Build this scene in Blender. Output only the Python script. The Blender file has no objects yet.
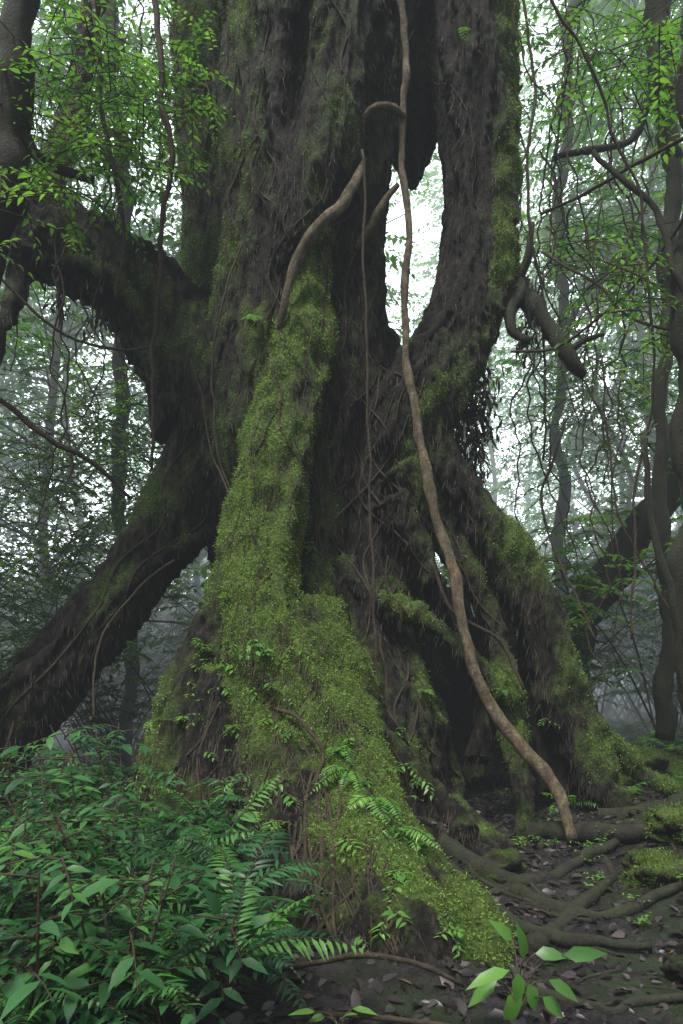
import bpy, math, random
import numpy as np
from mathutils import Vector, noise, kdtree
from mathutils.bvhtree import BVHTree
random.seed(7); rng=np.random.default_rng(7)
scene=bpy.context.scene
scene.view_settings.view_transform='Standard'; scene.view_settings.look='None'; scene.view_settings.exposure=0
FOC=740.0; EYE=1.6
def S(a,b,d):   # frame pixel (a,b) at depth d -> metres
    return np.array([(a-341.5)/FOC*d, d, EYE+(640-b)/FOC*d])

# ---------------------------------------------------------------- materials
def newmat(name):
    m=bpy.data.materials.new(name); m.use_nodes=True
    nt=m.node_tree; nt.nodes.clear()
    return m,nt,nt.nodes,nt.links
def ramp(n,stops):
    r=n.new('ShaderNodeValToRGB'); e=r.color_ramp.elements
    while len(e)<len(stops): e.new(0.5)
    for i,(p,c) in enumerate(stops):
        e[i].position=p; e[i].color=(*c,1)
    return r
def leaf_mat(name,stops,trans=0.35,rough=0.45,spec=0.5):
    m,nt,n,l=newmat(name)
    a=n.new('ShaderNodeAttribute'); a.attribute_name='rnd'
    r=ramp(n,stops); l.new(a.outputs['Fac'],r.inputs[0])
    p=n.new('ShaderNodeBsdfPrincipled'); p.inputs['Roughness'].default_value=rough; p.inputs['Specular IOR Level'].default_value=spec
    l.new(r.outputs[0],p.inputs['Base Color'])
    t=n.new('ShaderNodeBsdfTranslucent')
    g=n.new('ShaderNodeMixRGB'); g.blend_type='MULTIPLY'; g.inputs[0].default_value=1
    l.new(r.outputs[0],g.inputs[1]); g.inputs[2].default_value=(2.1,2.4,1.0,1)
    l.new(g.outputs[0],t.inputs[0])
    mx=n.new('ShaderNodeMixShader'); mx.inputs[0].default_value=trans
    l.new(p.outputs[0],mx.inputs[1]); l.new(t.outputs[0],mx.inputs[2])
    o=n.new('ShaderNodeOutputMaterial'); l.new(mx.outputs[0],o.inputs[0])
    return m
def wood_mat(name,barks,mosses,moss_attr=True,base_moss=0.0,zs=0.25,bump=0.6):
    m,nt,n,l=newmat(name)
    tc=n.new('ShaderNodeTexCoord'); mp=n.new('ShaderNodeMapping'); mp.inputs['Scale'].default_value=(1,1,zs)
    l.new(tc.outputs['Object'],mp.inputs[0])
    n1=n.new('ShaderNodeTexNoise'); n1.inputs['Scale'].default_value=14; n1.inputs['Detail'].default_value=8; n1.inputs['Roughness'].default_value=0.7
    l.new(mp.outputs[0],n1.inputs['Vector'])
    r1=ramp(n,barks); l.new(n1.outputs['Fac'],r1.inputs[0])
    n2=n.new('ShaderNodeTexNoise'); n2.inputs['Scale'].default_value=45; n2.inputs['Detail'].default_value=6; n2.inputs['Roughness'].default_value=0.75
    l.new(tc.outputs['Object'],n2.inputs['Vector'])
    r2=ramp(n,mosses); l.new(n2.outputs['Fac'],r2.inputs[0])
    n3=n.new('ShaderNodeTexNoise'); n3.inputs['Scale'].default_value=5; n3.inputs['Detail'].default_value=8; n3.inputs['Roughness'].default_value=0.75
    l.new(tc.outputs['Object'],n3.inputs['Vector'])
    ad=n.new('ShaderNodeMath'); ad.operation='ADD'
    if moss_attr:
        a=n.new('ShaderNodeAttribute'); a.attribute_name='moss'; l.new(a.outputs['Fac'],ad.inputs[0])
    else: ad.inputs[0].default_value=base_moss
    l.new(n3.outputs['Fac'],ad.inputs[1])
    mr=n.new('ShaderNodeMapRange'); mr.inputs['From Min'].default_value=0.72; mr.inputs['From Max'].default_value=1.15
    l.new(ad.outputs[0],mr.inputs[0])
    mx=n.new('ShaderNodeMixRGB'); l.new(mr.outputs[0],mx.inputs[0]); l.new(r1.outputs[0],mx.inputs[1]); l.new(r2.outputs[0],mx.inputs[2])
    p=n.new('ShaderNodeBsdfPrincipled'); p.inputs['Roughness'].default_value=0.7
    p.inputs['Specular IOR Level'].default_value=0.25
    l.new(mx.outputs[0],p.inputs['Base Color'])
    s=n.new('ShaderNodeMath'); s.operation='ADD'; l.new(n1.outputs['Fac'],s.inputs[0]); l.new(n2.outputs['Fac'],s.inputs[1])
    b=n.new('ShaderNodeBump'); b.inputs['Strength'].default_value=bump; b.inputs['Distance'].default_value=0.04
    l.new(s.outputs[0],b.inputs['Height']); l.new(b.outputs[0],p.inputs['Normal'])
    o=n.new('ShaderNodeOutputMaterial'); l.new(p.outputs[0],o.inputs[0])
    return m
BARK=wood_mat('fig_bark',[(0.38,(0.003,0.0025,0.002)),(0.54,(0.016,0.012,0.009)),(0.72,(0.075,0.056,0.04))],
              [(0.3,(0.016,0.032,0.005)),(0.5,(0.075,0.13,0.021)),(0.72,(0.22,0.33,0.06))],bump=1.0)
DARKWOOD=wood_mat('forest_bark',[(0.3,(0.008,0.007,0.006)),(0.7,(0.04,0.034,0.027))],
              [(0.3,(0.015,0.027,0.007)),(0.7,(0.055,0.08,0.024))],False,0.33)
LIANA=wood_mat('liana_bark',[(0.35,(0.05,0.035,0.022)),(0.5,(0.16,0.115,0.075)),(0.68,(0.34,0.27,0.18))],
              [(0.3,(0.03,0.045,0.012)),(0.7,(0.08,0.11,0.03))],False,0.28,zs=0.5,bump=1.0)
VINE=wood_mat('vine_bark',[(0.3,(0.015,0.011,0.008)),(0.7,(0.085,0.062,0.04))],
              [(0.3,(0.02,0.035,0.01)),(0.7,(0.06,0.09,0.02))],False,0.15,zs=0.5)
LEAF_BG=leaf_mat('forest_leaves',[(0,(0.018,0.05,0.010)),(0.5,(0.05,0.115,0.02)),(1,(0.12,0.22,0.045))],0.55)
LEAF_FG=leaf_mat('understory_leaves',[(0,(0.012,0.05,0.022)),(0.6,(0.036,0.13,0.04)),(1,(0.10,0.25,0.05))],0.32,0.42,.35)
LEAF_BRIGHT=leaf_mat('young_leaves',[(0,(0.05,0.16,0.03)),(1,(0.16,0.36,0.05))],0.35,0.4)
MOSSLEAF=leaf_mat('moss_tufts',[(0,(0.028,0.052,0.007)),(0.5,(0.10,0.17,0.024)),(1,(0.27,0.39,0.07))],0.3,0.7)
DEAD=leaf_mat('leaf_litter',[(0,(0.010,0.008,0.009)),(0.4,(0.024,0.017,0.019)),(0.75,(0.045,0.034,0.036)),(0.95,(0.075,0.058,0.06)),(1,(0.12,0.07,0.03))],0.0,0.38,.4)
DARKLEAF=leaf_mat('dark_epiphyte',[(0,(0.006,0.007,0.005)),(1,(0.03,0.034,0.016))],0.1,0.7)
HAIR=leaf_mat('root_hair',[(0,(0.008,0.006,0.004)),(1,(0.075,0.055,0.036))],0.0,0.8)

# ---------------------------------------------------------------- mesh helpers
def mk(name,V,F,mats,attrs=None,parent=None,smooth=True):
    V=np.asarray(V,dtype=np.float32); F=np.asarray(F,dtype=np.int32)
    me=bpy.data.meshes.new(name); k=F.shape[1]
    me.vertices.add(len(V)); me.vertices.foreach_set('co',V.ravel())
    me.loops.add(F.size); me.loops.foreach_set('vertex_index',F.ravel())
    me.polygons.add(len(F)); me.polygons.foreach_set('loop_start',np.arange(0,F.size,k,dtype=np.int32))
    me.polygons.foreach_set('loop_total',np.full(len(F),k,dtype=np.int32))
    if smooth: me.polygons.foreach_set('use_smooth',np.ones(len(F),dtype=bool))
    for m in mats: me.materials.append(m)
    me.update(calc_edges=True)
    if attrs:
        for an,av in attrs.items():
            at=me.attributes.new(an,'FLOAT','POINT'); at.data.foreach_set('value',np.asarray(av,dtype=np.float32))
    ob=bpy.data.objects.new(name,me); scene.collection.objects.link(ob)
    if parent: ob.parent=parent
    return ob
def empty(name,loc=(0,0,0)):
    e=bpy.data.objects.new(name,None); scene.collection.objects.link(e); e.location=loc; e.empty_display_size=0.2
    return e
def catmull(P,step):
    P=np.asarray(P,float); out=[]
    Q=np.vstack([2*P[0]-P[1],P,2*P[-1]-P[-2]])
    for i in range(1,len(Q)-2):
        p0,p1,p2,p3=Q[i-1],Q[i],Q[i+1],Q[i+2]
        n=max(2,int(np.linalg.norm((p2-p1)[:3])/step))
        for t in np.arange(n)/n:
            out.append(0.5*((2*p1)+(-p0+p2)*t+(2*p0-5*p1+4*p2-p3)*t*t+(-p0+3*p1-3*p2+p3)*t**3))
    out.append(P[-1]); return np.array(out)
def norm(v): return v/np.maximum(np.linalg.norm(v,axis=-1,keepdims=True),1e-9)
def frames(C):
    T=norm(np.gradient(C,axis=0)); ref=np.array([0.13,-1,0.07]) 
    A=norm(np.cross(T,ref)); B=norm(np.cross(T,A)); return T,A,B
def tube(C,R,sides=8,wob=0.0):
    T,A,B=frames(C); n=len(C); ang=np.arange(sides)/sides*2*np.pi
    rr=np.repeat(R[:,None],sides,1)
    if wob: rr=rr*(1+wob*rng.normal(size=rr.shape))
    V=C[:,None,:]+rr[...,None]*(np.cos(ang)[None,:,None]*A[:,None,:]+np.sin(ang)[None,:,None]*B[:,None,:])
    V=V.reshape(-1,3); i=np.arange(n-1)[:,None]*sides; j=np.arange(sides)[None,:]; j2=(j+1)%sides
    F=np.stack([i+j,i+j2,i+sides+j2,i+sides+j],-1).reshape(-1,4)
    c0=len(V); V=np.vstack([V,C[0],C[-1]])
    caps=[]
    for a in range(0,sides,2):
        caps.append([c0,(a+2)%sides,(a+1)%sides,a]); b=(n-1)*sides
        caps.append([c0+1,b+a,b+(a+1)%sides,b+(a+2)%sides])
    return V,np.vstack([F,np.array(caps)])
class Acc:
    def __init__(s): s.V=[];s.F=[];s.n=0
    def add(s,V,F):
        s.V.append(V); s.F.append(np.asarray(F)+s.n); s.n+=len(V)
    def out(s): return np.vstack(s.V),np.vstack(s.F)
HV=np.array([[0,0],[.28,-.42],[.28,0],[.28,.42],[.62,-.36],[.62,0],[.62,.36],[1,0]],float)
HF=np.array([[0,2,1],[0,3,2],[1,2,4],[2,5,4],[2,3,5],[3,6,5],[4,5,7],[5,6,7]])
LV=np.array([[0,0],[.42,-.5],[1,0],[.42,.5]],float); LF=np.array([[0,2,1],[0,3,2]])
def leaves(P,D,U,L,W,hi=False,droop=0.25,fold=0.25,rnd=None):
    P=np.asarray(P,float);N=len(P); D=norm(D); B=norm(np.cross(U,D)); Nn=np.cross(D,B)
    tv,tf=(HV,HF) if hi else (LV,LF)
    L=np.broadcast_to(L,(N,)); W=np.broadcast_to(W,(N,))
    x=tv[:,0][None]*L[:,None]; y=tv[:,1][None]*W[:,None]
    z=-droop*(tv[:,0]**2)[None]*L[:,None]+fold*np.abs(y)
    V=P[:,None]+x[...,None]*D[:,None]+y[...,None]*B[:,None]+z[...,None]*Nn[:,None]
    k=len(tv); F=(tf[None]+(np.arange(N)*k)[:,None,None]).reshape(-1,3)
    r=rng.random(N) if rnd is None else rnd
    return V.reshape(-1,3),F,np.repeat(r,k)
def sprays(O,D,M=12,tw=0.5,ll=0.1,lw=0.05,hi=False,sag=0.3,ang=1.0,jit=0.3,droop=0.25,taper=0.4):
    O=np.asarray(O,float);K=len(O); D=norm(np.asarray(D,float))
    tw=np.broadcast_to(tw,(K,)); t=(np.arange(M)+0.6)/M
    P=O[:,None]+D[:,None]*(t[None,:,None]*tw[:,None,None]); P[...,2]-=sag*(t**2)[None]*tw[:,None]
    Z=np.array([0,0,1.0]); side=norm(np.cross(D,Z)+1e-4)
    s=np.where(np.arange(M)%2==0,1,-1)
    LD=D[:,None]*math.cos(ang)+side[:,None]*(s*math.sin(ang))[None,:,None]; LD=LD+rng.normal(size=LD.shape)*jit*0.5
    LD[...,2]-=sag*t[None]
    U=np.broadcast_to(Z,LD.shape)+rng.normal(size=LD.shape)*jit
    sc=(1-taper*np.abs(t-0.4)*1.6)[None]*np.ones((K,1))*rng.uniform(.7,1.2,(K,M))
    rk=np.clip(np.repeat(rng.random(K),M)*0.7+rng.random(K*M)*0.3,0,1)
    return leaves(P.reshape(-1,3),LD.reshape(-1,3),U.reshape(-1,3),(ll*sc).ravel(),(lw*sc).ravel(),hi,droop,rnd=rk)
def rdir(n,up=0.0,flat=1.0):
    v=rng.normal(size=(n,3)); v[:,2]=v[:,2]*flat+up; return norm(v)

# ---------------------------------------------------------------- ground
def gh(x,y):
    h=0.10*noise.noise(Vector((x*0.5,y*0.5,3)))+0.05*noise.noise(Vector((x*1.7,y*1.7,9)))+0.03*noise.noise(Vector((x*5,y*5,1)))
    h+=max(0,min(y,30)-6.2)*0.085*(1/(1+math.exp(-(x-1.0)*1.2)))
    h+=0.30*math.exp(-((x-3.0)**2/0.5+(y-5.6)**2/1.2))
    h+=0.35*math.exp(-((x+0.4)**2/2.2+(y-5.8)**2/2.5))
    h-=0.12*math.exp(-((x-1.3)**2/0.5+(y-4.5)**2/3))
    return h
def axis(a,b,lo,hi,fine):
    m=np.arange(lo,hi,fine); L=[];x=lo;s=fine
    while x>a: s*=1.25; x-=s; L.append(x)
    R=[];x=m[-1];s=fine
    while x<b: s*=1.25; x+=s; R.append(x)
    return np.array(L[::-1]+list(m)+R)
gx=axis(-400,400,-5,6,0.06); gy=axis(-200,900,1,13,0.06)
XX,YY=np.meshgrid(gx,gy); ZZ=np.array([gh(a,b) for a,b in zip(XX.ravel(),YY.ravel())])
V=np.stack([XX.ravel(),YY.ravel(),ZZ],1); nx=len(gx);ny=len(gy)
i=np.arange(ny-1)[:,None]*nx; j=np.arange(nx-1)[None]
F=np.stack([i+j,i+j+1,i+nx+j+1,i+nx+j],-1).reshape(-1,4)
m,nt,n,l=newmat('forest_soil')
tc=n.new('ShaderNodeTexCoord'); n1=n.new('ShaderNodeTexNoise'); n1.inputs['Scale'].default_value=9; n1.inputs['Detail'].default_value=10; n1.inputs['Roughness'].default_value=0.75
l.new(tc.outputs['Object'],n1.inputs['Vector'])
r=ramp(n,[(0.3,(0.005,0.004,0.004)),(0.5,(0.018,0.014,0.016)),(0.7,(0.05,0.04,0.043))]); l.new(n1.outputs['Fac'],r.inputs[0])
n2=n.new('ShaderNodeTexNoise'); n2.inputs['Scale'].default_value=0.9; n2.inputs['Detail'].default_value=6; l.new(tc.outputs['Object'],n2.inputs['Vector'])
r2=ramp(n,[(0.5,(0,0,0)),(0.62,(1,1,1))]); l.new(n2.outputs['Fac'],r2.inputs[0])
mx=n.new('ShaderNodeMixRGB'); l.new(r2.outputs[0],mx.inputs[0]); l.new(r.outputs[0],mx.inputs[1]); mx.inputs[2].default_value=(0.025,0.04,0.012,1)
rr=ramp(n,[(0.38,(0.08,)*3),(0.6,(0.4,)*3)]); l.new(n1.outputs['Fac'],rr.inputs[0])
p=n.new('ShaderNodeBsdfPrincipled'); l.new(rr.outputs[0],p.inputs['Roughness']); l.new(mx.outputs[0],p.inputs['Base Color'])
b=n.new('ShaderNodeBump'); b.inputs['Strength'].default_value=1.0; b.inputs['Distance'].default_value=0.06; l.new(n1.outputs['Fac'],b.inputs['Height']); l.new(b.outputs[0],p.inputs['Normal'])
o=n.new('ShaderNodeOutputMaterial'); l.new(p.outputs[0],o.inputs[0])
mk('ground',V,F,[m])

# ---------------------------------------------------------------- the great fig
fig=empty('strangler_fig_tree',(0,0,0))
tubes=[] # (C,R,moss)
def T(pts,moss=0.2,step=0.12):
    A=[]
    for a,b,d,r in pts:
        p=S(a,b,d); A.append([*p,r*d/FOC])
    Q=catmull(A,step); C=Q[:,:3];R=np.maximum(Q[:,3],0.012)
    tubes.append((C,R,moss)); return C,R
core=T([(335,-420,7.7,88),(332,-200,7.7,90),(326,0,7.6,92),(306,150,7.6,76),(300,260,7.6,72),(296,340,7.7,80),(290,430,7.7,94),(299,520,7.7,86),(314,610,7.6,84),(318,720,7.3,125),(310,830,7.0,150)],0.2)
T([(280,-400,7.4,38),(278,-100,7.4,38),(272,60,7.35,36),(268,180,7.3,36),(262,290,7.4,38),(250,380,7.5,52),(244,460,7.5,44),(256,540,7.5,28),(258,620,7.3,24),(205,740,7.0,55),(175,850,6.6,55)],0.36)
T([(345,-400,7.1,36),(340,-60,7.0,36),(335,80,7.0,36),(318,170,7.0,40),(300,240,7.05,38),(270,320,7.2,30),(240,400,7.3,26)],0.55)
T([(395,-400,7.4,40),(392,-100,7.4,38),(384,40,7.3,30),(370,140,7.3,26),(358,230,7.3,27),(357,320,7.3,27),(362,410,7.3,30),(370,500,7.3,34),(376,600,7.2,38)],0.06)
rc=T([(482,-420,7.5,48),(478,-180,7.5,48),(475,0,7.5,42),(479,120,7.5,37),(483,210,7.5,34),(480,270,7.45,34),(464,325,7.3,34),(434,379,7.2,38),(410,425,7.2,44),(396,490,7.5,50),(385,570,7.6,46),(380,680,7.8,50),(380,780,7.8,55)],0.13)
T([(505,-400,7.4,14),(498,-100,7.35,14),(498,60,7.3,14),(501,180,7.3,13),(501,260,7.3,15),(488,325,7.2,15),(460,372,7.1,18),(432,402,7.0,18),(420,440,7.0,15)],0.6)
T([(425,-400,8.0,48),(420,-100,7.9,46),(418,40,7.9,42),(414,110,7.9,32),(411,150,7.9,20),(408,182,7.9,7)],0.05)
T([(376,60,7.8,24),(372,160,7.7,17),(370,240,7.7,12),(371,320,7.7,17),(386,400,7.6,36)],0.05)
stem2=T([(262,440,7.9,50),(232,340,8.0,42),(212,230,8.1,30),(203,120,8.2,25),(200,0,8.3,25),(196,-200,8.4,25),(190,-420,8.5,24)],0.58)
limb=T([(262,470,7.6,60),(222,400,7.6,56),(180,345,7.6,46),(140,296,7.5,39),(95,262,7.4,35),(45,240,7.3,33),(0,214,7.2,29),(-60,180,7.1,26),(-130,160,7,22)],0.12)
T([(190,420,7.6,40),(172,385,7.6,26),(158,345,7.55,24),(130,310,7.5,24)],0.02)
T([(70,250,7.35,18),(45,215,7.5,14),(58,160,7.8,12),(72,110,8,11),(90,20,8.1,10),(110,-100,8.2,9)],0.3)
T([(30,235,7.3,20),(20,280,7.2,8),(5,330,7.1,5)],0.1)
leg=T([(240,420,7.6,55),(205,490,7.6,38),(155,550,7.5,30),(108,610,7.35,31),(56,672,7.15,34),(5,735,7.0,36),(-60,800,6.8,46)],0.1)
T([(200,440,7.5,30),(166,500,7.45,20),(128,560,7.35,16),(82,640,7.2,15),(45,720,7,15)],0.25)
ridge=T([(318,225,7.15,12),(314,275,6.98,18),(306,330,6.85,25),(293,390,6.75,31),(279,450,6.62,35),(266,510,6.45,38),(258,570,6.25,42),(266,625,6.0,46),(292,680,5.7,40),(326,735,5.4,34),(360,790,5.0,31),(396,845,4.6,30),(434,890,4.3,32),(464,925,4.05,36),(484,955,3.85,30),(505,1000,3.6,16)],0.7,0.08)
T([(258,560,6.4,38),(232,615,6.35,34),(210,680,6.3,40),(190,760,6.2,46),(180,850,6.0,50)],0.36)
T([(285,620,6.4,62),(300,720,6.0,80),(320,800,5.4,84),(345,860,4.8,80),(380,915,4.25,72),(410,965,3.85,66),(440,1040,3.5,50)],0.04)
T([(255,680,6.1,55),(240,770,5.9,62),(240,860,5.6,60),(260,940,5.2,50)],0.04)
T([(285,800,5.2,50),(300,870,4.7,56),(325,930,4.2,52),(350,1000,3.8,45)],0.04)
T([(458,900,4.1,30),(476,935,3.9,34),(488,985,3.75,26)],0.6)
T([(324,400,7.1,13),(322,470,7.0,14),(318,540,6.9,14),(316,600,6.7,15),(320,660,6.3,18),(335,710,5.9,16)],0.45)
T([(322,560,7.0,14),(340,640,6.8,18),(352,700,6.5,22),(370,780,6.3,25)],0.1)
for k in range(26):   # fan of roots spilling from the ridge
    t=random.random(); a0=270+190*t+random.uniform(-15,15); b0=740+165*t; d0=5.3-1.2*t
    dx=random.uniform(-90,10) if k%3 else random.uniform(0,60); r=random.uniform(4,13)
    T([(a0,b0,d0,r*1.1),(a0+dx*.35+random.uniform(-8,8),b0+50,d0-.15,r),(a0+dx*.8+random.uniform(-10,10),b0+105,d0-.4,r*.8),(a0+dx*1.3,b0+150,d0-.6,r*.6)],random.choice([.0,.1,.3,.45]),.06)
T([(412,420,7.1,32),(448,478,7.1,24),(484,528,7.05,22),(515,580,7.0,21),(542,640,6.9,22),(562,705,6.8,20),(585,760,6.7,18),(612,800,6.5,16),(640,830,6.3,10)],0.15)
T([(425,430,7.05,14),(455,474,6.98,13),(490,520,6.9,12),(520,556,6.9,13),(545,604,6.8,14),(560,660,6.75,13),(590,720,6.7,12),(605,800,6.5,14)],0.34)
T([(400,470,7.1,34),(440,530,7.1,18),(478,590,7.05,13),(498,650,6.9,12),(512,720,6.7,13),(524,790,6.4,12),(530,850,6.1,12)],0.34)
T([(390,500,6.95,22),(420,560,6.95,12),(448,605,6.9,8),(470,640,6.8,8),(480,700,6.7,9),(478,760,6.5,12)],0.1)
T([(345,560,6.95,12),(372,598,6.8,11),(410,613,6.7,10),(445,632,6.65,9),(480,668,6.6,9),(515,700,6.6,9)],0.42)
T([(520,560,7.2,16),(535,620,7.3,18),(545,700,7.2,22),(560,790,7.0,26)],0.05)
T([(425,600,8.6,16),(420,670,8.5,36),(440,740,8.4,60),(460,800,8.1,70)],0.0)
T([(450,590,8.4,14),(462,650,8.4,24),(480,740,8.2,40)],0.0)
T([(490,600,8.2,14),(500,690,8.1,26),(510,780,7.9,35)],0.0)
T([(560,700,6.9,12),(600,735,7.0,10),(640,770,7.0,9),(690,800,6.8,8)],0.5)
T([(330,690,5.9,18),(375,735,5.7,13),(412,775,5.6,12),(445,808,5.45,12),(470,835,5.2,13)],0.15)
T([(400,740,6.9,28),(430,790,6.6,20),(470,830,6.0,14),(500,850,5.6,10)],0.2)
T([(300,640,7.0,60),(358,720,6.9,42),(388,800,6.7,40)],0.05)
def flutes(src,n,r0,r1,moss,tw=0.5):
    C,R=src[:2]; Tn,A,B=frames(C)
    for k in range(n):
        s=random.uniform(0,0.35)*len(C); e=min(len(C),s+random.uniform(.35,1)*len(C)); s=int(s);e=int(e)
        if e-s<5: continue
        ph=random.uniform(-math.pi,math.pi); tt=np.linspace(0,1,e-s); a=ph+random.uniform(-tw,tw)*2*tt+0.35*np.sin(tt*random.uniform(5,14)+ph)
        rr=R[s:e]*random.uniform(.93,1.02)
        P=C[s:e]+rr[:,None]*(np.cos(a)[:,None]*A[s:e]+np.sin(a)[:,None]*B[s:e])
        r=random.uniform(r0,r1)*(0.5+np.sin(tt*math.pi))*(1+0.15*np.sin(tt*23+ph))
        tubes.append((P,np.maximum(r,0.015),moss+random.uniform(-.14,.2)))
flutes(core,38,0.02,0.08,0.18); flutes(tubes[1],10,0.03,0.06,0.3); flutes(rc,16,0.02,0.045,0.12)
flutes(limb,12,0.03,0.06,0.1); flutes(stem2,8,0.02,0.05,0.4); flutes(leg,8,0.02,0.05,0.1); flutes(ridge,6,0.02,0.045,0.6)
acc=Acc()
kp=[];kr=[];km=[]
for C,R,mo in tubes:
    V,F=tube(C,R,12); acc.add(V,F)
    for c,r in zip(C,R): kp.append(c);kr.append(r);km.append(mo)
V,F=acc.out()
tmp=mk('tmp',V,F,[BARK])
md=tmp.modifiers.new('r','REMESH'); md.mode='VOXEL'; md.voxel_size=0.022; md.use_smooth_shade=True
ms=tmp.modifiers.new('s','SMOOTH'); ms.iterations=2; ms.factor=0.5
dg=bpy.context.evaluated_depsgraph_get(); me=bpy.data.meshes.new_from_object(tmp.evaluated_get(dg))
bpy.data.objects.remove(tmp)
nv=len(me.vertices); co=np.zeros(nv*3,np.float32); me.vertices.foreach_get('co',co); co=co.reshape(-1,3)
no=np.zeros(nv*3,np.float32); me.vertices.foreach_get('normal',no); no=no.reshape(-1,3)
kd=kdtree.KDTree(len(kp))
for i_,c in enumerate(kp): kd.insert(c,i_)
kd.balance()
moss=np.zeros(nv); disp=np.zeros(nv)
for i_ in range(nv):
    x,y,z=map(float,co[i_])
    ws=0;acc_=0
    for c,ix,dist in kd.find_n((x,y,z),4):
        w=math.exp(-max(-0.1,dist-kr[ix])*18); ws+=w; acc_+=w*km[ix]
    mv=acc_/ws
    a=noise.noise(Vector((x*7,y*7,z*1.6))); b_=noise.noise(Vector((x*19+3,y*19,z*5))); c_=noise.noise(Vector((x*2.2,y*2.2,z*1.5+7)))
    f_=noise.noise(Vector((x*38,y*38,z*14))); g_=noise.noise(Vector((x*5,y*5,z*5+3)))
    rd=1-abs(a)*2
    if mv<0.45: disp[i_]=0.050*(rd-0.4)+0.032*b_+0.018*f_+0.05*c_
    else: disp[i_]=0.016*(rd-0.4)+0.02*b_+0.015*f_+0.05*c_+0.05*g_
    moss[i_]=mv+0.34*c_+0.18*no[i_,2]-0.1*(rd-0.5)+0.12*b_+0.12*g_
co=co+no*disp[:,None]
me.vertices.foreach_set('co',co.astype(np.float32).ravel()); me.update()
at=me.attributes.new('moss','FLOAT','POINT'); at.data.foreach_set('value',moss.astype(np.float32))
me.materials.clear(); me.materials.append(BARK); me.polygons.foreach_set('use_smooth',np.ones(len(me.polygons),bool))
tr=bpy.data.objects.new('trunk_and_buttresses',me); scene.collection.objects.link(tr); tr.parent=fig
print('fig verts',nv)
npoly=len(me.polygons); cen=np.zeros(npoly*3,np.float32); me.polygons.foreach_get('center',cen); cen=cen.reshape(-1,3)
pn=np.zeros(npoly*3,np.float32); me.polygons.foreach_get('normal',pn); pn=pn.reshape(-1,3)
pv=np.array([p.vertices[0] for p in me.polygons]); pm=moss[pv]
bvh=BVHTree.FromPolygons([tuple(v) for v in co],[tuple(p.vertices) for p in me.polygons])
ok=np.where((pm>0.36)&(pn[:,1]<0.5)&(cen[:,2]<8.6))[0]
w=np.clip((pm[ok]-0.34)*3,0.04,1.0); pk=rng.choice(ok,size=120000,p=w/w.sum())
P=cen[pk]+rng.normal(size=(len(pk),3))*0.010; D=pn[pk]*0.8+rng.normal(size=(len(pk),3))*0.5; D[:,2]-=0.5
U=rdir(len(pk)); ln=rng.uniform(.008,.026,len(pk))
V,F,r=leaves(P,D,U,ln,ln*0.36,droop=0.5)
mk('moss_cover',V,F,[MOSSLEAF],{'rnd':r},fig)
ok=np.where((pn[:,2]<0.3)&(pn[:,1]<0.3)&(cen[:,2]<8.4))[0]
w=np.where(cen[ok,1]<5.6,6.0,1.0); pk=rng.choice(ok,size=36000,p=w/w.sum()); P=cen[pk]; D=pn[pk]*0.3+rng.normal(size=(len(pk),3))*0.18; D[:,2]-=1
ln=rng.uniform(.03,.18,len(pk))
V,F,r=leaves(P,D,pn[pk],ln,0.005,droop=0.0,fold=0)
mk('root_hairs',V,F,[HAIR],{'rnd':r},fig)

# lianas & vines ---------------------------------------------------------
def line(pts,step=0.06,jit=0.0,rs=1.0):
    A=[[*S(a,b,d),r*rs*d/FOC] for a,b,d,r in pts]; Q=catmull(A,step); C=Q[:,:3].copy();R=Q[:,3]
    if jit:
        s=random.uniform(0,99)
        for q in range(len(C)):
            L=q*step
            C[q]+=jit*np.array([noise.noise(Vector((L*1.5,s,0)))+.3*noise.noise(Vector((L*5,s,0))),0.5*noise.noise(Vector((L*1.5,s,5))),0.3*noise.noise(Vector((L*1.5,s,9)))])
            R[q]*=1+0.28*noise.noise(Vector((L*6,s,2)))
    return C,np.maximum(R,0.002)
a=Acc(); C,R=line([(400,-300,6.9,5),(402,-60,6.9,5),(404,100,6.9,4.8),(405,220,6.85,4.8),(408,330,6.8,5.5),(414,420,6.65,6.5),(428,480,6.5,7),(444,550,6.4,7),(462,620,6.25,7),(482,690,6.1,8),(510,738,6.0,9),(540,772,5.9,9),(562,800,5.8,9),(575,840,5.6,8)],jit=0.07,rs=.75)
V,F=tube(C,R,10,0.06); a.add(V,F)
C,R=line([(408,118,6.9,4),(398,108,6.8,5),(380,106,6.75,5),(366,118,6.8,4.5),(362,150,6.95,5)],jit=0.05,rs=.75)
V,F=tube(C,R,10,0.06); a.add(V,F)
C,R=line([(364,160,6.95,4),(358,175,6.75,5.5),(342,200,6.6,7.5),(318,225,6.55,7.5),(300,255,6.6,7),(288,295,6.6,5.5),(282,330,6.65,4)],jit=0.06,rs=.75)
V,F=tube(C,R,10,0.06); a.add(V,F)
C,R=line([(398,185,6.95,4),(386,200,6.95,5),(374,220,6.95,6),(356,250,7.0,5)],jit=0.03,rs=.7); V,F=tube(C,R,8,0.05); a.add(V,F)
V,F=a.out(); mk('woody_liana',V,F,[LIANA])
a=Acc()
def vine(pts,jit=0.08,rs=.75): 
    C,R=line(pts,jit=jit,step=0.07,rs=rs); V,F=tube(C,R,6); a.add(V,F)
vine([(362,150,6.5,1.4),(366,300,6.5,1.4),(369,430,6.5,1.4),(372,560,6.4,1.6),(375,680,6.2,1.6),(377,760,5.9,1.4)],.05,1)
vine([(240,240,6.9,1.4),(220,330,6.8,1.4),(213,430,6.7,1.4),(232,500,6.6,1.4),(262,540,6.2,1.2)],.06,.8)
vine([(190,360,6.9,1.3),(205,400,6.9,1.2),(212,460,6.8,1.2),(245,520,6.3,1.3)],.06,.8)
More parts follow.
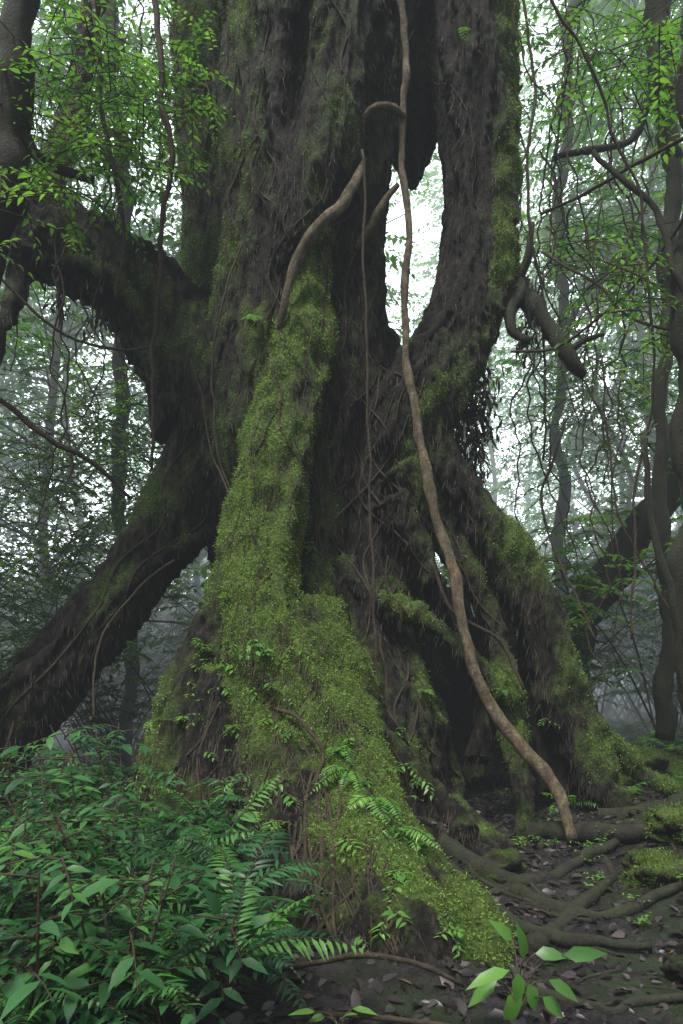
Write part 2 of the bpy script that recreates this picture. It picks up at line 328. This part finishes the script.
vine([(155,-50,6.5,4),(160,80,6.5,4),(168,170,6.6,3.5),(162,260,6.7,3),(150,380,6.8,2.5),(158,470,6.8,2)])
vine([(95,-50,6.4,3),(100,100,6.4,3),(120,200,6.5,3),(118,300,6.6,2.4)])
vine([(520,-50,7,2.2),(535,80,7,2.2),(530,200,7,2.2),(545,330,7.2,2),(540,460,7.4,1.8)])
vine([(540,-30,6,2),(600,90,6.2,2),(640,200,6.3,2),(655,330,6.3,2),(640,480,6.4,2),(632,640,6.3,2)])
vine([(683,210,6,2.5),(620,300,6.6,2),(560,345,7,2),(510,352,7.1,1.8)])
vine([(540,250,7,2),(600,285,6.8,2),(640,320,6.6,2),(700,340,6.4,2)])
vine([(690,130,5.8,3.2),(640,160,6.2,2.6),(590,190,6.6,2.4),(540,215,7,2)])
vine([(600,360,7.5,1.6),(612,470,7.2,1.6),(640,560,7,1.6),(700,650,6.6,1.6)])
vine([(560,420,7.8,2),(545,500,7.6,2),(560,570,7.4,1.6),(600,640,7.1,1.6)])
vine([(0,400,6.5,4),(50,440,6.6,3.4),(95,462,6.8,3),(130,500,7,2.5)])
vine([(-10,265,6.6,2),(60,330,6.8,2),(120,350,7,2),(165,345,7.1,2)])
vine([(175,560,7.0,2),(140,590,6.9,1.6),(100,640,6.7,1.6),(92,720,6.4,1.6)])
vine([(235,640,6.0,2),(262,700,5.5,2),(300,720,5.1,2),(320,760,4.9,1.6),(300,820,4.6,1.4),(352,850,4.2,1.6)],0.12,1)
vine([(255,650,5.8,1.6),(270,720,5.3,1.5),(275,800,4.9,1.4)],0.12,1)
vine([(430,560,6.6,2),(450,610,6.5,2),(500,640,6.5,2),(525,690,6.4,2)],0.1,1)
vine([(150,960,4.0,3),(230,972,3.6,4),(300,962,3.3,4.5),(360,955,3.1,4.5),(420,962,3.0,4),(470,985,3.0,3)],0.08)
vine([(200,1010,3.3,3),(300,1012,3.1,3.5),(400,1018,3.0,3.5),(500,1030,3.0,3)],0.06)
for k in range(26):
    x0=random.uniform(500,700); d=random.uniform(6.5,10); ln=random.uniform(150,500); y0=random.uniform(-60,250)
    vine([(x0,y0,d,random.uniform(.8,1.8)),(x0+random.uniform(-25,25),y0+ln*.5,d,1.3),(x0+random.uniform(-30,30),y0+ln,d,1)],0.25)
for k in range(16):
    x0=random.uniform(-20,240); d=random.uniform(6.5,9); ln=random.uniform(150,400); y0=random.uniform(-60,200)
    vine([(x0,y0,d,random.uniform(.8,1.8)),(x0+random.uniform(-25,25),y0+ln*.5,d,1.3),(x0+random.uniform(-30,30),y0+ln,d,1)],0.25)
V,F=a.out(); mk('hanging_vines',V,F,[VINE])
a=Acc()
def cling(px,py,n,dx,r,dref=7.2):
    x,_,z=S(px,py,dref); pts=[];ph=random.uniform(0,99)
    for q in range(n):
        hit=bvh.ray_cast(Vector((x,0.5,z)),Vector((0,1,0)),9)
        if hit[0] is None: break
        y=hit[0].y-r*0.5
        if pts and abs(y-pts[-1][1])>0.3: break
        pts.append((x,y,z)); z-=0.05; x+=dx*0.05+0.05*1.6*noise.noise(Vector((z*2.2,ph,0)))
    if len(pts)>6:
        C=np.array(pts); C[1:-1]=(C[:-2]+C[1:-1]+C[2:])/3
        V,F=tube(C,r*(0.6+0.4*np.sin(np.linspace(0.3,2.8,len(C)))),6); a.add(V,F)
for k in range(170):
    px=random.gauss(330,85); py=random.uniform(-40,760)
    cling(px,py,random.randint(15,90),random.uniform(-.3,.3)+(px-330)/300*(py>400),random.choice([.003,.004,.005,.006,.008,.012]))
for k in range(140):
    px=random.uniform(200,480); py=random.uniform(720,960)
    cling(px,py,random.randint(8,40),random.uniform(-.6,.6),random.choice([.003,.004,.006,.012]),4.6)
V,F=a.out(); mk('clinging_roots',V,F,[VINE],None,fig)

# ---------------------------------------------------------------- litter, ground roots
N=22000
X=rng.uniform(-4.5,6,N); Y=2.2+10*rng.random(N)**1.4
Z=np.array([gh(x_,y_) for x_,y_ in zip(X,Y)])+rng.uniform(0.0,0.015,N)
D=rdir(N,0,0.3); U=rdir(N,2.0); ln=rng.uniform(.03,.10,N)
V,F,r=leaves(np.stack([X,Y,Z],1),D,U,ln,ln*rng.uniform(.4,.75,N),hi=True,droop=0.15,fold=0.2,rnd=rng.random(N)**1.3)
mk('leaf_litter',V,F,[DEAD],{'rnd':r})
a=Acc()
def groot(pts,r,wob=0.05):
    P=np.array([[x,y,0] for x,y in pts],float); C=catmull(P,0.06)
    s=random.uniform(0,99)
    for q in range(len(C)):
        C[q,0]+=0.16*noise.noise(Vector((q*0.12,s,0))); C[q,1]+=0.1*noise.noise(Vector((q*0.2,s,8))); C[q,2]=gh(C[q,0],C[q,1])+r*0.2+r*1.1*noise.noise(Vector((q*0.09,s,4)))
    R=r*np.linspace(1,.35,len(C))*np.array([1+.35*noise.noise(Vector((q*.3,s,2))) for q in range(len(C))])
    V,F=tube(C,R,10,wob); a.add(V,F)
groot([(0.6,5.1),(1.2,4.9),(1.7,5.2),(2.1,5.6)],0.085); groot([(0.9,3.9),(1.4,4.4),(1.7,4.9),(1.9,5.5)],0.06)
groot([(1.1,4.7),(1.6,4.3),(2.2,4.6),(2.9,4.4)],0.05); groot([(1.5,6.1),(2.1,5.6),(2.8,5.4),(3.6,5.5)],0.09)
groot([(2.2,6.3),(2.8,6.0),(3.4,6.2),(4.2,6.0)],0.07); groot([(1.9,3.3),(2.0,3.9),(2.4,4.4),(2.5,5.0)],0.07)
groot([(0.7,3.5),(1.2,3.3),(1.8,3.4),(2.4,3.2)],0.03); groot([(-0.5,4.2),(-0.9,3.7),(-1.4,3.6)],0.05)
groot([(0.5,5.6),(1.0,5.5),(1.5,5.8),(1.9,6.3)],0.07); groot([(0.9,4.3),(1.2,4.0),(1.7,3.9)],0.05)
for k in range(90):
    x0=random.uniform(.3,4);y0=random.uniform(3,8);an=random.uniform(0,6.28);L=random.uniform(.2,1.1)
    groot([(x0,y0),(x0+L*.5*math.cos(an),y0+L*.5*math.sin(an)),(x0+L*math.cos(an+.4),y0+L*math.sin(an+.4))],random.uniform(.005,.025))
V,F=a.out(); mk('surface_roots',V,F,[DARKWOOD])
def boulder(name,c,s,mossy):
    import bmesh
    bm=bmesh.new(); bmesh.ops.create_icosphere(bm,subdivisions=5,radius=1)
    for v in bm.verts:
        d=1+0.55*noise.noise(v.co*1.2+Vector(c))+0.25*noise.noise(v.co*2.7+Vector(c))+0.08*noise.noise(v.co*9)
        v.co=Vector((v.co.x*s[0]*d,v.co.y*s[1]*d,v.co.z*s[2]*d))+Vector(c)
    me=bpy.data.meshes.new(name); bm.to_mesh(me); bm.free(); me.materials.append(BARK)
    for p in me.polygons:p.use_smooth=True
    at=me.attributes.new('moss','FLOAT','POINT')
    vals=[mossy+0.35*v.normal.z for v in me.vertices]; at.data.foreach_set('value',vals)
    ob=bpy.data.objects.new(name,me); scene.collection.objects.link(ob)
    if mossy<.15: return
    vs=[v for v in me.vertices if v.normal.z>0.1 and noise.noise(v.co*3)>-.1]
    M_=5000
    pk=rng.integers(0,len(vs),M_); P=np.array([vs[q].co for q in pk])+rng.normal(size=(M_,3))*0.012; Nn=np.array([vs[q].normal for q in pk])
    ln=rng.uniform(.008,.026,M_); V,F,r=leaves(P,Nn+rng.normal(size=P.shape)*.6,rdir(M_),ln,ln*.4,droop=.5,rnd=rng.random(M_)*.75)
    mk('moss',V,F,[MOSSLEAF],{'rnd':r},ob)
boulder('mossy_boulder',(2.15,4.8,0.04),(0.30,0.28,0.15),0.25)
boulder('mossy_boulder',(2.6,5.3,0.22),(0.34,0.33,0.18),0.25)
boulder('mossy_boulder',(3.2,8.0,0.2),(0.45,0.4,0.25),0.3)
boulder('rock',(1.75,3.6,0.0),(0.16,0.14,0.08),0.0)
boulder('rock',(1.05,5.0,0.03),(0.2,0.18,0.12),0.1)

# ---------------------------------------------------------------- forest trees
def tree_meshes(seed,H,r0,start,K,M,leaf,spread):
    rs=np.random.default_rng(seed); random.seed(seed)
    a=Acc(); lean=rs.normal(size=2)*0.8
    hs=np.linspace(0,H,9); pts=np.array([[lean[0]*(h/H)**1.5+0.25*rs.normal()*(h>0),lean[1]*(h/H)**1.5+0.25*rs.normal()*(h>0),h-0.3*(h==0),r0*(1-0.75*h/H)] for h in hs])
    Q=catmull(pts,0.3); V,F=tube(Q[:,:3],Q[:,3],8); a.add(V,F)
    O=[];Ds=[]
    nb=int(K/9)
    for b_ in range(nb):
        h=start+(H-start)*rs.random()**0.95; idx=min(len(Q)-1,int(h/H*len(Q))); p=Q[idx,:3]
        an=rs.random()*6.283; L=spread*(0.5+rs.random())*(1-0.5*h/H); up=rs.uniform(-0.1,0.6)
        d=np.array([math.cos(an),math.sin(an),up]); e=p+d*L; mid=p+d*L*.5+np.array([0,0,0.12*L])+rs.normal(size=3)*0.1
        q=catmull(np.array([[*p,Q[idx,3]*0.35],[*mid,Q[idx,3]*.2],[*e,0.006]]),0.3); V,F=tube(q[:,:3],q[:,3],6); a.add(V,F)
        for t in range(9):
            s=0.3+0.7*rs.random(); c=q[min(len(q)-1,int(s*len(q))),:3]; dd=d+rs.normal(size=3)*0.8; dd[2]*=0.5
            O.append(c+rs.normal(size=3)*0.12);Ds.append(dd)
    V,F=a.out()
    lv,lf,lr=sprays(np.array(O),np.array(Ds),M,rs.uniform(.4,.95,len(O)),leaf,leaf*.52,sag=0.35)
    return V,F,lv,lf,lr
protos=[]
specs=[(1,13,.08,1.6,640,13,.16,1.8),(2,11,.06,1.0,600,13,.14,1.6),(3,15,.12,2.2,680,13,.17,2.2),(4,9,.045,.6,540,13,.14,1.4),(5,12,.05,2.5,420,13,.15,1.6)]
for k,sp in enumerate(specs):
    wv,wf,lv,lf,lr=tree_meshes(*sp)
    w_=mk('w%d'%k,wv,wf,[DARKWOOD]); l_=mk('l%d'%k,lv,lf,[LEAF_BG],{'rnd':lr})
    protos.append((w_.data,l_.data)); bpy.data.objects.remove(w_); bpy.data.objects.remove(l_)
def shrub(seed,K,H,leaf):
    rs=np.random.default_rng(seed); O=[];Ds=[]; a=Acc()
    for s in range(K//8):
        an=rs.random()*6.283; d=np.array([math.cos(an)*.6,math.sin(an)*.6,1]); L=H*rs.uniform(.5,1.1)
        p=np.array([rs.normal()*.2,rs.normal()*.2,-0.1]); C=catmull(np.array([p,p+d*L*.5,p+d*L+np.array([d[0],d[1],-.3])*L*.3]),.15)
        V,F=tube(C,np.linspace(.012,.004,len(C)),6); a.add(V,F)
        for t in range(8):
            O.append(C[rs.integers(len(C)//3,len(C))]); dd=rs.normal(size=3); dd[2]=abs(dd[2])*.3+.1; Ds.append(dd)
    V,F=a.out(); return V,F,*sprays(np.array(O),np.array(Ds),11,rs.uniform(.25,.5,len(O)),leaf,leaf*.45,sag=.4)
sh=[]
for k in range(3):
    wv,wf,lv,lf,lr=shrub(20+k,260,2.2,.13)
    w_=mk('sw',wv,wf,[DARKWOOD]); l_=mk('sl',lv,lf,[LEAF_BG],{'rnd':lr}); sh.append((w_.data,l_.data)); bpy.data.objects.remove(w_); bpy.data.objects.remove(l_)
forest=empty('background_forest'); thicket=empty('understory_thicket')
def inst(pair,par,x,y,z,s,rz,nm):
    for dta,q in zip(pair,('trunk','foliage')):
        o=bpy.data.objects.new(nm+'_'+q,dta); scene.collection.objects.link(o); o.location=(x,y,z); o.scale=(s,s,s); o.rotation_euler=(0,0,rz); o.parent=par
random.seed(11)
for row,(y0,y1,n_,hw) in enumerate([(9.6,12,11,7),(12,16,15,10),(16,22,14,13),(22,32,10,18)]):
    for q in range(n_):
        x=-hw+2*hw*(q+random.random())/n_; y=random.uniform(y0,y1)
        if abs(x-0.10*y)<(1.5,1.4,1.2,1.0)[row]: continue
        inst(random.choice(protos),forest,x,y,gh(x,y)-.05,random.uniform(.8,1.2),random.random()*6.28,'tree')
for x,y in [(-6.5,5),(7.5,4),(-6,-5),(6,-6),(6.2,8.5),(-5.6,8.8)]:
    inst(random.choice(protos[:3]),forest,x,y,gh(x,y)-.05,1,random.random()*6.28,'tree')
for q in range(150):
    x=random.uniform(-12,12); y=random.uniform(8.6,18)
    if -2.3<x<2.4 and y<10: continue
    inst(random.choice(sh),thicket,x,y,gh(x,y),random.uniform(.6,1.6),random.random()*6.28,'shrub')
K=500; O=np.stack([rng.normal(0,3.0,K),8.8+rng.normal(0,1.6,K),rng.uniform(10,13.5,K)],1)
V,F,r=sprays(O,rdir(K,0,.4),12,.7,.14,.07,sag=.3); mk('crown_foliage',V,F,[LEAF_BG],{'rnd':r},fig)
a=Acc()
for p0,p1 in [((-.2,7.7,9),(-3.5,6.5,12)),((1.3,7.5,9),(4,7,12)),((0,7.7,9),(.5,10.5,12.5)),((.5,7.6,9),(.3,6.5,12)),((0,7.7,9),(-2.5,9.5,12.5))]:
    p0=np.array(p0);p1=np.array(p1); C=catmull(np.array([p0,(p0+p1)/2+np.array([0,0,.4]),p1]),.3); V,F=tube(C,np.linspace(.35,.06,len(C)),10); a.add(V,F)
V,F=a.out(); mk('crown_limbs',V,F,[DARKWOOD],None,fig)

# ---------------------------------------------------------------- named trees near the fig
def named_tree(name,pts_list,sp,mat=DARKWOOD,leafm=LEAF_BG,ll=.1,M=12,tw=.5):
    e=empty(name); a=Acc()
    for pts in pts_list:
        C,R=line(pts,jit=.14,step=.1); V,F=tube(C,R,10,.03); a.add(V,F)
    V,F=a.out(); mk('trunk',V,F,[mat],None,e)
    O=[];Dd=[]
    tw_=Acc()
    for (cx,cy,cd,rx,ry,rd,n_) in sp:
        for q in range(n_):
            v=rng.normal(size=3)*0.6; c=S(cx+v[0]*rx,cy+v[1]*ry,cd+v[2]*rd); d_=rng.normal(size=3); d_[2]=d_[2]*.4-.1; O.append(c); Dd.append(d_)
    if O:
        O=np.array(O);Dd=norm(np.array(Dd))
        for o_,d_ in zip(O,Dd):
            C=np.array([o_-d_*.25,o_,o_+d_*tw*.5-np.array([0,0,.3*.25*tw]),o_+d_*tw-np.array([0,0,.3*tw])]); V,F=tube(C,np.array([.006,.005,.004,.002]),4); tw_.add(V,F)
        V,F=tw_.out(); mk('twigs',V,F,[VINE],None,e)
        V,F,r=sprays(O,Dd,M,tw,ll,ll*.45,sag=.3,hi=True); mk('foliage',V,F,[leafm],{'rnd':r},e)
    return e
named_tree('leaning_tree',[[(545,690,9.5,20),(575,635,9.4,20),(610,575,9.3,19),(645,520,9.2,17),(690,460,9,15),(740,380,8.8,14)]],[(660,420,9,60,50,.6,50)],mat=DARKWOOD)
named_tree('forest_tree',[[(698,760,6.2,14),(692,600,6.2,13),(686,450,6.2,11),(686,330,6.2,10),(698,200,6.2,9),(690,60,6.2,8),(700,-200,6.2,8)],[(690,330,6.2,5),(660,230,6.2,3.5),(600,150,6.4,2.5)]],[(650,60,6.4,60,60,.7,40),(640,300,6.6,50,70,.7,50)])
named_tree('forest_tree',[[(560,640,10,6),(562,500,10,6),(556,420,10,5),(566,340,10,5),(560,200,10,5),(570,0,10,5)],[(566,340,10,4),(600,280,10,3),(650,250,10,2)]],[(590,200,9.5,60,110,.8,90),(590,420,9.5,60,80,.8,120)])
named_tree('forest_tree',[[(672,160,8,10),(660,60,8,12),(650,-60,8,12)],[(672,160,8,9),(668,300,8,7),(660,450,8,7),(668,600,8,8),(665,740,8,10)],[(660,60,8,6),(640,130,8,4),(560,160,8,3)]],[(610,60,8,90,60,.8,80),(600,250,8.5,70,60,.8,80)])
named_tree('sapling',[[(700,760,5.2,6),(676,680,5.2,4),(655,600,5.2,4),(642,520,5.2,3.5),(638,435,5.2,3)]],[(640,430,5.2,8,8,.1,1)])
named_tree('forest_tree',[[(-60,800,6.5,30),(-40,500,6.5,26),(-20,300,6.3,20),(8,120,6.1,18),(22,20,6,17),(30,-100,6,16)],[(12,110,6.1,8),(40,160,6.2,6),(95,180,6.4,4)]],[(60,60,6.5,70,70,.7,80),(110,150,6.8,60,60,.6,80),(30,180,6,50,60,.5,30),(180,100,7.3,40,60,.4,60)])
named_tree('forest_tree',[[(120,760,9.5,8),(128,600,9.5,7),(118,450,9.5,7),(130,250,9.5,7),(112,80,9.5,7),(120,-100,9.5,7)]],[(120,80,9,70,70,.9,80),(60,440,9,70,80,.8,260),(140,470,9.3,40,90,.6,160),(40,560,8.8,50,60,.6,120)],ll=.08)
a=Acc()
for pts in [[(470,250,7.5,20),(500,262,7.4,14),(522,288,7.3,11),(545,325,7.2,9),(565,358,7.1,8),(580,376,7.1,5)],[(522,288,7.3,9),(505,312,7.2,7),(512,335,7.15,5),(528,342,7.1,4)],[(515,285,7.3,6),(528,255,7.2,4),(530,225,7.2,3)],[(565,355,7.1,4),(585,340,7.05,3),(606,334,7,2)]]:
    C,R=line(pts,jit=.08); V,F=tube(C,R,8,.06); a.add(V,F)
V,F=a.out(); mk('broken_branch',V,F,[DARKWOOD],None,fig)
O=[]
for cx,cy,ry,n_ in [(463,395,60,420),(474,430,50,340),(527,335,20,60),(450,445,30,80),(95,300,30,80),(60,275,40,80),(482,400,40,260),(530,300,30,60)]:
    for q in range(n_): O.append(S(cx+rng.normal()*7,cy+rng.uniform(-ry,ry),7.2+rng.normal()*.08))
O=np.array(O); V,F,r=leaves(O,rdir(len(O),-2.4),rdir(len(O)),rng.uniform(.06,.2,len(O)),rng.uniform(.015,.04,len(O)),hi=True); mk('hanging_epiphytes',V,F,[DARKLEAF],{'rnd':r},fig)

# ---------------------------------------------------------------- small plants
def fern(acc_l,acc_s,base,n,L,up=.9,face=None):
    for k in range(n):
        an=random.uniform(0,6.283) if face is None else face+random.uniform(-1.1,1.1)
        d=np.array([math.cos(an),math.sin(an),up*random.uniform(.5,1.5)]); LL=L*random.uniform(.5,1.2)
        t=np.linspace(0,1,22); C=base+d*(t*LL)[:,None]; C[:,2]-=random.uniform(.5,1.1)*LL*t**2; C[:,0]+=random.uniform(-.3,.3)*LL*t**2
        V,F=tube(C,np.linspace(.004,.001,len(t)),4); acc_s.add(V,F)
        Tn=norm(np.gradient(C,axis=0)); side=norm(np.cross(Tn,[0,0,1.0])+rng.normal(size=3)*.2); up_=np.cross(side,Tn)
        for s in (-1,1):
            D=side*s+Tn*.45+rng.normal(size=C.shape)*.1; w=LL*.22*np.sin(np.clip(t*1.05+.12,0,1)*math.pi)**.7+.005
            V,F,r=leaves(C[2:],D[2:],up_[2:]+rng.normal(size=C[2:].shape)*.2,w[2:]*rng.uniform(.7,1.1,20),LL*.040,hi=True,droop=.3,rnd=np.full(20,random.random())); acc_l.append((V,F,r))
def sprig(acc_l,acc_s,base,d,L,ll,M=9,lwf=.42):
    d=norm(np.array(d,float)); t=np.linspace(0,1,8); C=base+d*(t*L)[:,None]; C[:,2]-=.3*L*t**2
    V,F=tube(C,np.linspace(.005,.002,8),4); acc_s.add(V,F)
    acc_l.append(sprays(np.array([base]),np.array([d]),M,L,ll,ll*lwf,hi=True,sag=.3,jit=.25))
def flush(name,al,as_,mat,parent=None):
    A=Acc();rr=[]
    for V,F,r in al: A.add(V,F); rr.append(r)
    e=parent or empty(name); V,F=A.out(); mk('leaves' ,V,F,[mat],{'rnd':np.concatenate(rr)},e)
    V,F=as_.out(); mk('stems',V,F,[VINE],None,e); return e
al=[];as_=Acc()
for k in range(140):
    d=random.uniform(2.7,5.6); px=random.uniform(-60,230)
    if random.random()<.5: px=random.uniform(-60,130)
    x=(px-341.5)/FOC*d; z=gh(x,d); H=random.uniform(.2,.82)*(1.2 if px<120 else .6)
    base=np.array([x,d,z]); an=random.uniform(0,6.28); st=np.array([math.cos(an)*.35,math.sin(an)*.35,1])
    top=base+st*H; C=np.array([base,(base+top)/2+.03,top]); V,F=tube(C,np.array([.008,.006,.004]),6); as_.add(V,F)
    big=random.random()<.3
    for q in range(random.randint(5,8)):
        a2=random.uniform(0,6.28); s=random.uniform(.45,1); b0=base+st*H*s
        sprig(al,as_,b0,(math.cos(a2),math.sin(a2),random.uniform(0,.5)),random.uniform(.18,.38),random.uniform(.12,.19) if big else random.uniform(.05,.12),random.choice([4,5]) if big else random.choice([7,8,9]))
flush('understory_plants',al,as_,LEAF_FG)
al=[];as_=Acc()
for k in range(34):
    d=random.uniform(2.8,4.8); px=random.uniform(0,250); x=(px-341.5)/FOC*d
    fern(al,as_,np.array([x,d,gh(x,d)+random.uniform(.1,.3)]),random.randint(5,8),random.uniform(.3,.6))
flush('fern_patch',al,as_,LEAF_FG)
al=[];as_=Acc()
def onfig(px,py,dref,fn):
    x,_,z=S(px,py,dref); h=bvh.ray_cast(Vector((x,.5,z)),Vector((0,1,0)),9)
    if h[0] is not None: fn(np.array([h[0].x,h[0].y-.01,h[0].z]))
for px,py,dr,n_,L in [(265,645,6,3,.17),(350,765,5.1,5,.3),(370,785,5,5,.3),(392,812,4.8,5,.3),(345,745,5.2,4,.27),(405,830,4.6,3,.24),(245,770,5.8,4,.22),(262,330,7,3,.2),(265,785,5.7,4,.2),(420,690,6.7,3,.2),(150,690,6.6,4,.3),(500,690,6.6,3,.2),(160,720,6.3,4,.3)]:
    onfig(px,py,dr,lambda b_,n_=n_,L=L: fern(al,as_,b_,n_,L,.5,face=-math.pi/2))
pl=[(235,600,6.3),(262,640,6),(270,650,6),(355,770,5.1),(385,800,4.9),(240,720,6),(180,690,6.5),(255,325,7.1),(310,545,6.8),(220,740,6.1),(235,790,5.8),(210,690,6.3),(275,770,5.6),(290,800,5.5),(545,720,6.7),(405,650,6.6),(120,700,7),(95,730,7),(430,645,6.6)]
for k in range(36): pl.append((random.uniform(140,300),random.uniform(640,800),6.0))
for k in range(22): pl.append((random.uniform(340,430),random.uniform(740,860),5.0))
for px,py,dr in pl:
    def fn(b_):
        for q in range(random.randint(1,4)): sprig(al,as_,b_,(random.uniform(-1,1),-1,random.uniform(-.7,.6)),random.uniform(.06,.2),random.uniform(.03,.09),random.randint(4,8))
    onfig(px,py,dr,fn)
flush('epiphytic_ferns',al,as_,LEAF_BRIGHT)
al=[];as_=Acc()
for k in range(100):
    x=random.uniform(1.8,6); y=random.uniform(6.6,10.5)
    fern(al,as_,np.array([x,y,gh(x,y)+.03]),random.randint(4,7),random.uniform(.25,.5))
for k in range(60):
    x=random.uniform(1.3,4); y=random.uniform(4,8)
    for q in range(3): sprig(al,as_,np.array([x,y,gh(x,y)]),(random.uniform(-1,1),random.uniform(-1,.3),1),random.uniform(.08,.25),.05,6)
flush('ground_ferns',al,as_,LEAF_BRIGHT)
def broad(name,px,py,d,lv,ll,mat):
    x,y,z=S(px,py,d); g=gh(x,y); A=Acc(); e=empty(name); P=[];D=[]
    for dx,dz,an,el in lv:
        tip=np.array([x+dx,y-.03+random.uniform(-.05,.05),g+dz]); C=catmull(np.array([[x,y,g],[x+dx*.4,y,g+dz*.7],tip]),.03); V,F=tube(C,np.linspace(.006,.003,len(C)),6); A.add(V,F)
        P.append(tip);D.append([math.cos(an),-.35,math.sin(an)*.6+el])
    V,F=A.out(); mk('stems',V,F,[LIANA],None,e)
    n_=len(P); V,F,r=leaves(np.array(P),np.array(D),np.tile([0,-.75,1.0],(n_,1))+rng.normal(size=(n_,3))*.3,ll*rng.uniform(.7,1.2,n_),ll*rng.uniform(.38,.5,n_),hi=True,droop=.35,fold=.18); mk('leaves',V,F,[mat],{'rnd':r},e)
broad('broadleaf_seedling',520,985,3.1,[(0,.28,1.6,.1),(.05,.30,.3,0),(-.06,.24,3.0,-.1),(-.1,.18,3.5,-.3),(.1,.2,-.3,-.2),(.03,.16,-1.2,-.4),(-.03,.33,2.2,.3),(.16,.30,.2,.1),(0,.13,-2,-.3),(.08,.12,-.6,-.2),(-.02,.22,-1.6,-.3)],.16,LEAF_BRIGHT)
broad('broadleaf_seedling',340,1010,3.0,[(0,.06,1.2,0),(.05,.08,.3,0),(-.06,.06,3,0),(-.1,.09,2.6,0)],.09,LEAF_BRIGHT)
broad('broadleaf_seedling',225,960,3.2,[(0,.3,1.2,.2),(.1,.36,.6,.2),(-.08,.25,2.7,.1),(.12,.22,.1,0),(-.02,.4,1.8,.2),(-.14,.18,3,-.1)],.15,LEAF_FG)

# ---------------------------------------------------------------- self-lit fog, sky, sun, camera
def glow_mist(name,x0,x1,y0,y1,z0,z1,dens,L):
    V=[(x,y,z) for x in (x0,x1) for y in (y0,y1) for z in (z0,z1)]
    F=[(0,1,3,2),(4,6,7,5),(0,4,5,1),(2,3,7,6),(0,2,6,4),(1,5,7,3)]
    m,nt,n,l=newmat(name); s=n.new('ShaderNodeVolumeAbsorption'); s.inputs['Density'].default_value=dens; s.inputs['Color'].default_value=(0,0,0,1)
    e=n.new('ShaderNodeEmission'); e.inputs['Color'].default_value=(.84,.95,1,1); e.inputs['Strength'].default_value=dens*L  # fog emits its own light, standing in for scattered daylight; also lights the scene
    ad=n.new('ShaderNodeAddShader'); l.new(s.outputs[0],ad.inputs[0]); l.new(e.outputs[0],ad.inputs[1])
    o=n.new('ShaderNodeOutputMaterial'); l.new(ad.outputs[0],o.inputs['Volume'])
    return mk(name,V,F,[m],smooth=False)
glow_mist('glow_mist',-60,60,-20,9.2,-1,30,0.0008,2.6)
glow_mist('glow_mist',-60,60,9.22,140,-1,40,0.0095,5.2)
w=bpy.data.worlds.new('World'); scene.world=w; w.use_nodes=True; nt=w.node_tree; nt.nodes.clear()
sk=nt.nodes.new('ShaderNodeTexSky'); sk.sky_type='NISHITA'; sk.sun_disc=False; sk.sun_elevation=math.radians(68); sk.sun_rotation=math.radians(215); sk.dust_density=4; sk.air_density=1
hs=nt.nodes.new('ShaderNodeHueSaturation'); hs.inputs['Saturation'].default_value=0.4; hs.inputs['Value'].default_value=1.0
bg=nt.nodes.new('ShaderNodeBackground'); bg.inputs[1].default_value=0.15; ow=nt.nodes.new('ShaderNodeOutputWorld')
nt.links.new(sk.outputs[0],hs.inputs['Color']); nt.links.new(hs.outputs[0],bg.inputs[0]); nt.links.new(bg.outputs[0],ow.inputs[0])
sd=bpy.data.lights.new('sun','SUN'); sd.energy=4.2; sd.angle=math.radians(12); sd.color=(1,.97,.9)
so=bpy.data.objects.new('sun',sd); scene.collection.objects.link(so)
el=math.radians(68); az=math.radians(215)
dirn=Vector((math.sin(az)*math.cos(el),math.cos(az)*math.cos(el),math.sin(el))); so.rotation_euler=(-dirn).to_track_quat('-Z','Y').to_euler()
cd=bpy.data.cameras.new('camera'); cam=bpy.data.objects.new('camera',cd); scene.collection.objects.link(cam)
cam.location=(0,0,EYE); cam.rotation_euler=(math.radians(90),0,0); cd.sensor_fit='VERTICAL'; cd.sensor_height=36; cd.sensor_width=24; cd.lens=FOC*36/1024; cd.shift_y=(640-512)/1024; cd.clip_end=3000; cd.clip_start=.05
scene.camera=cam
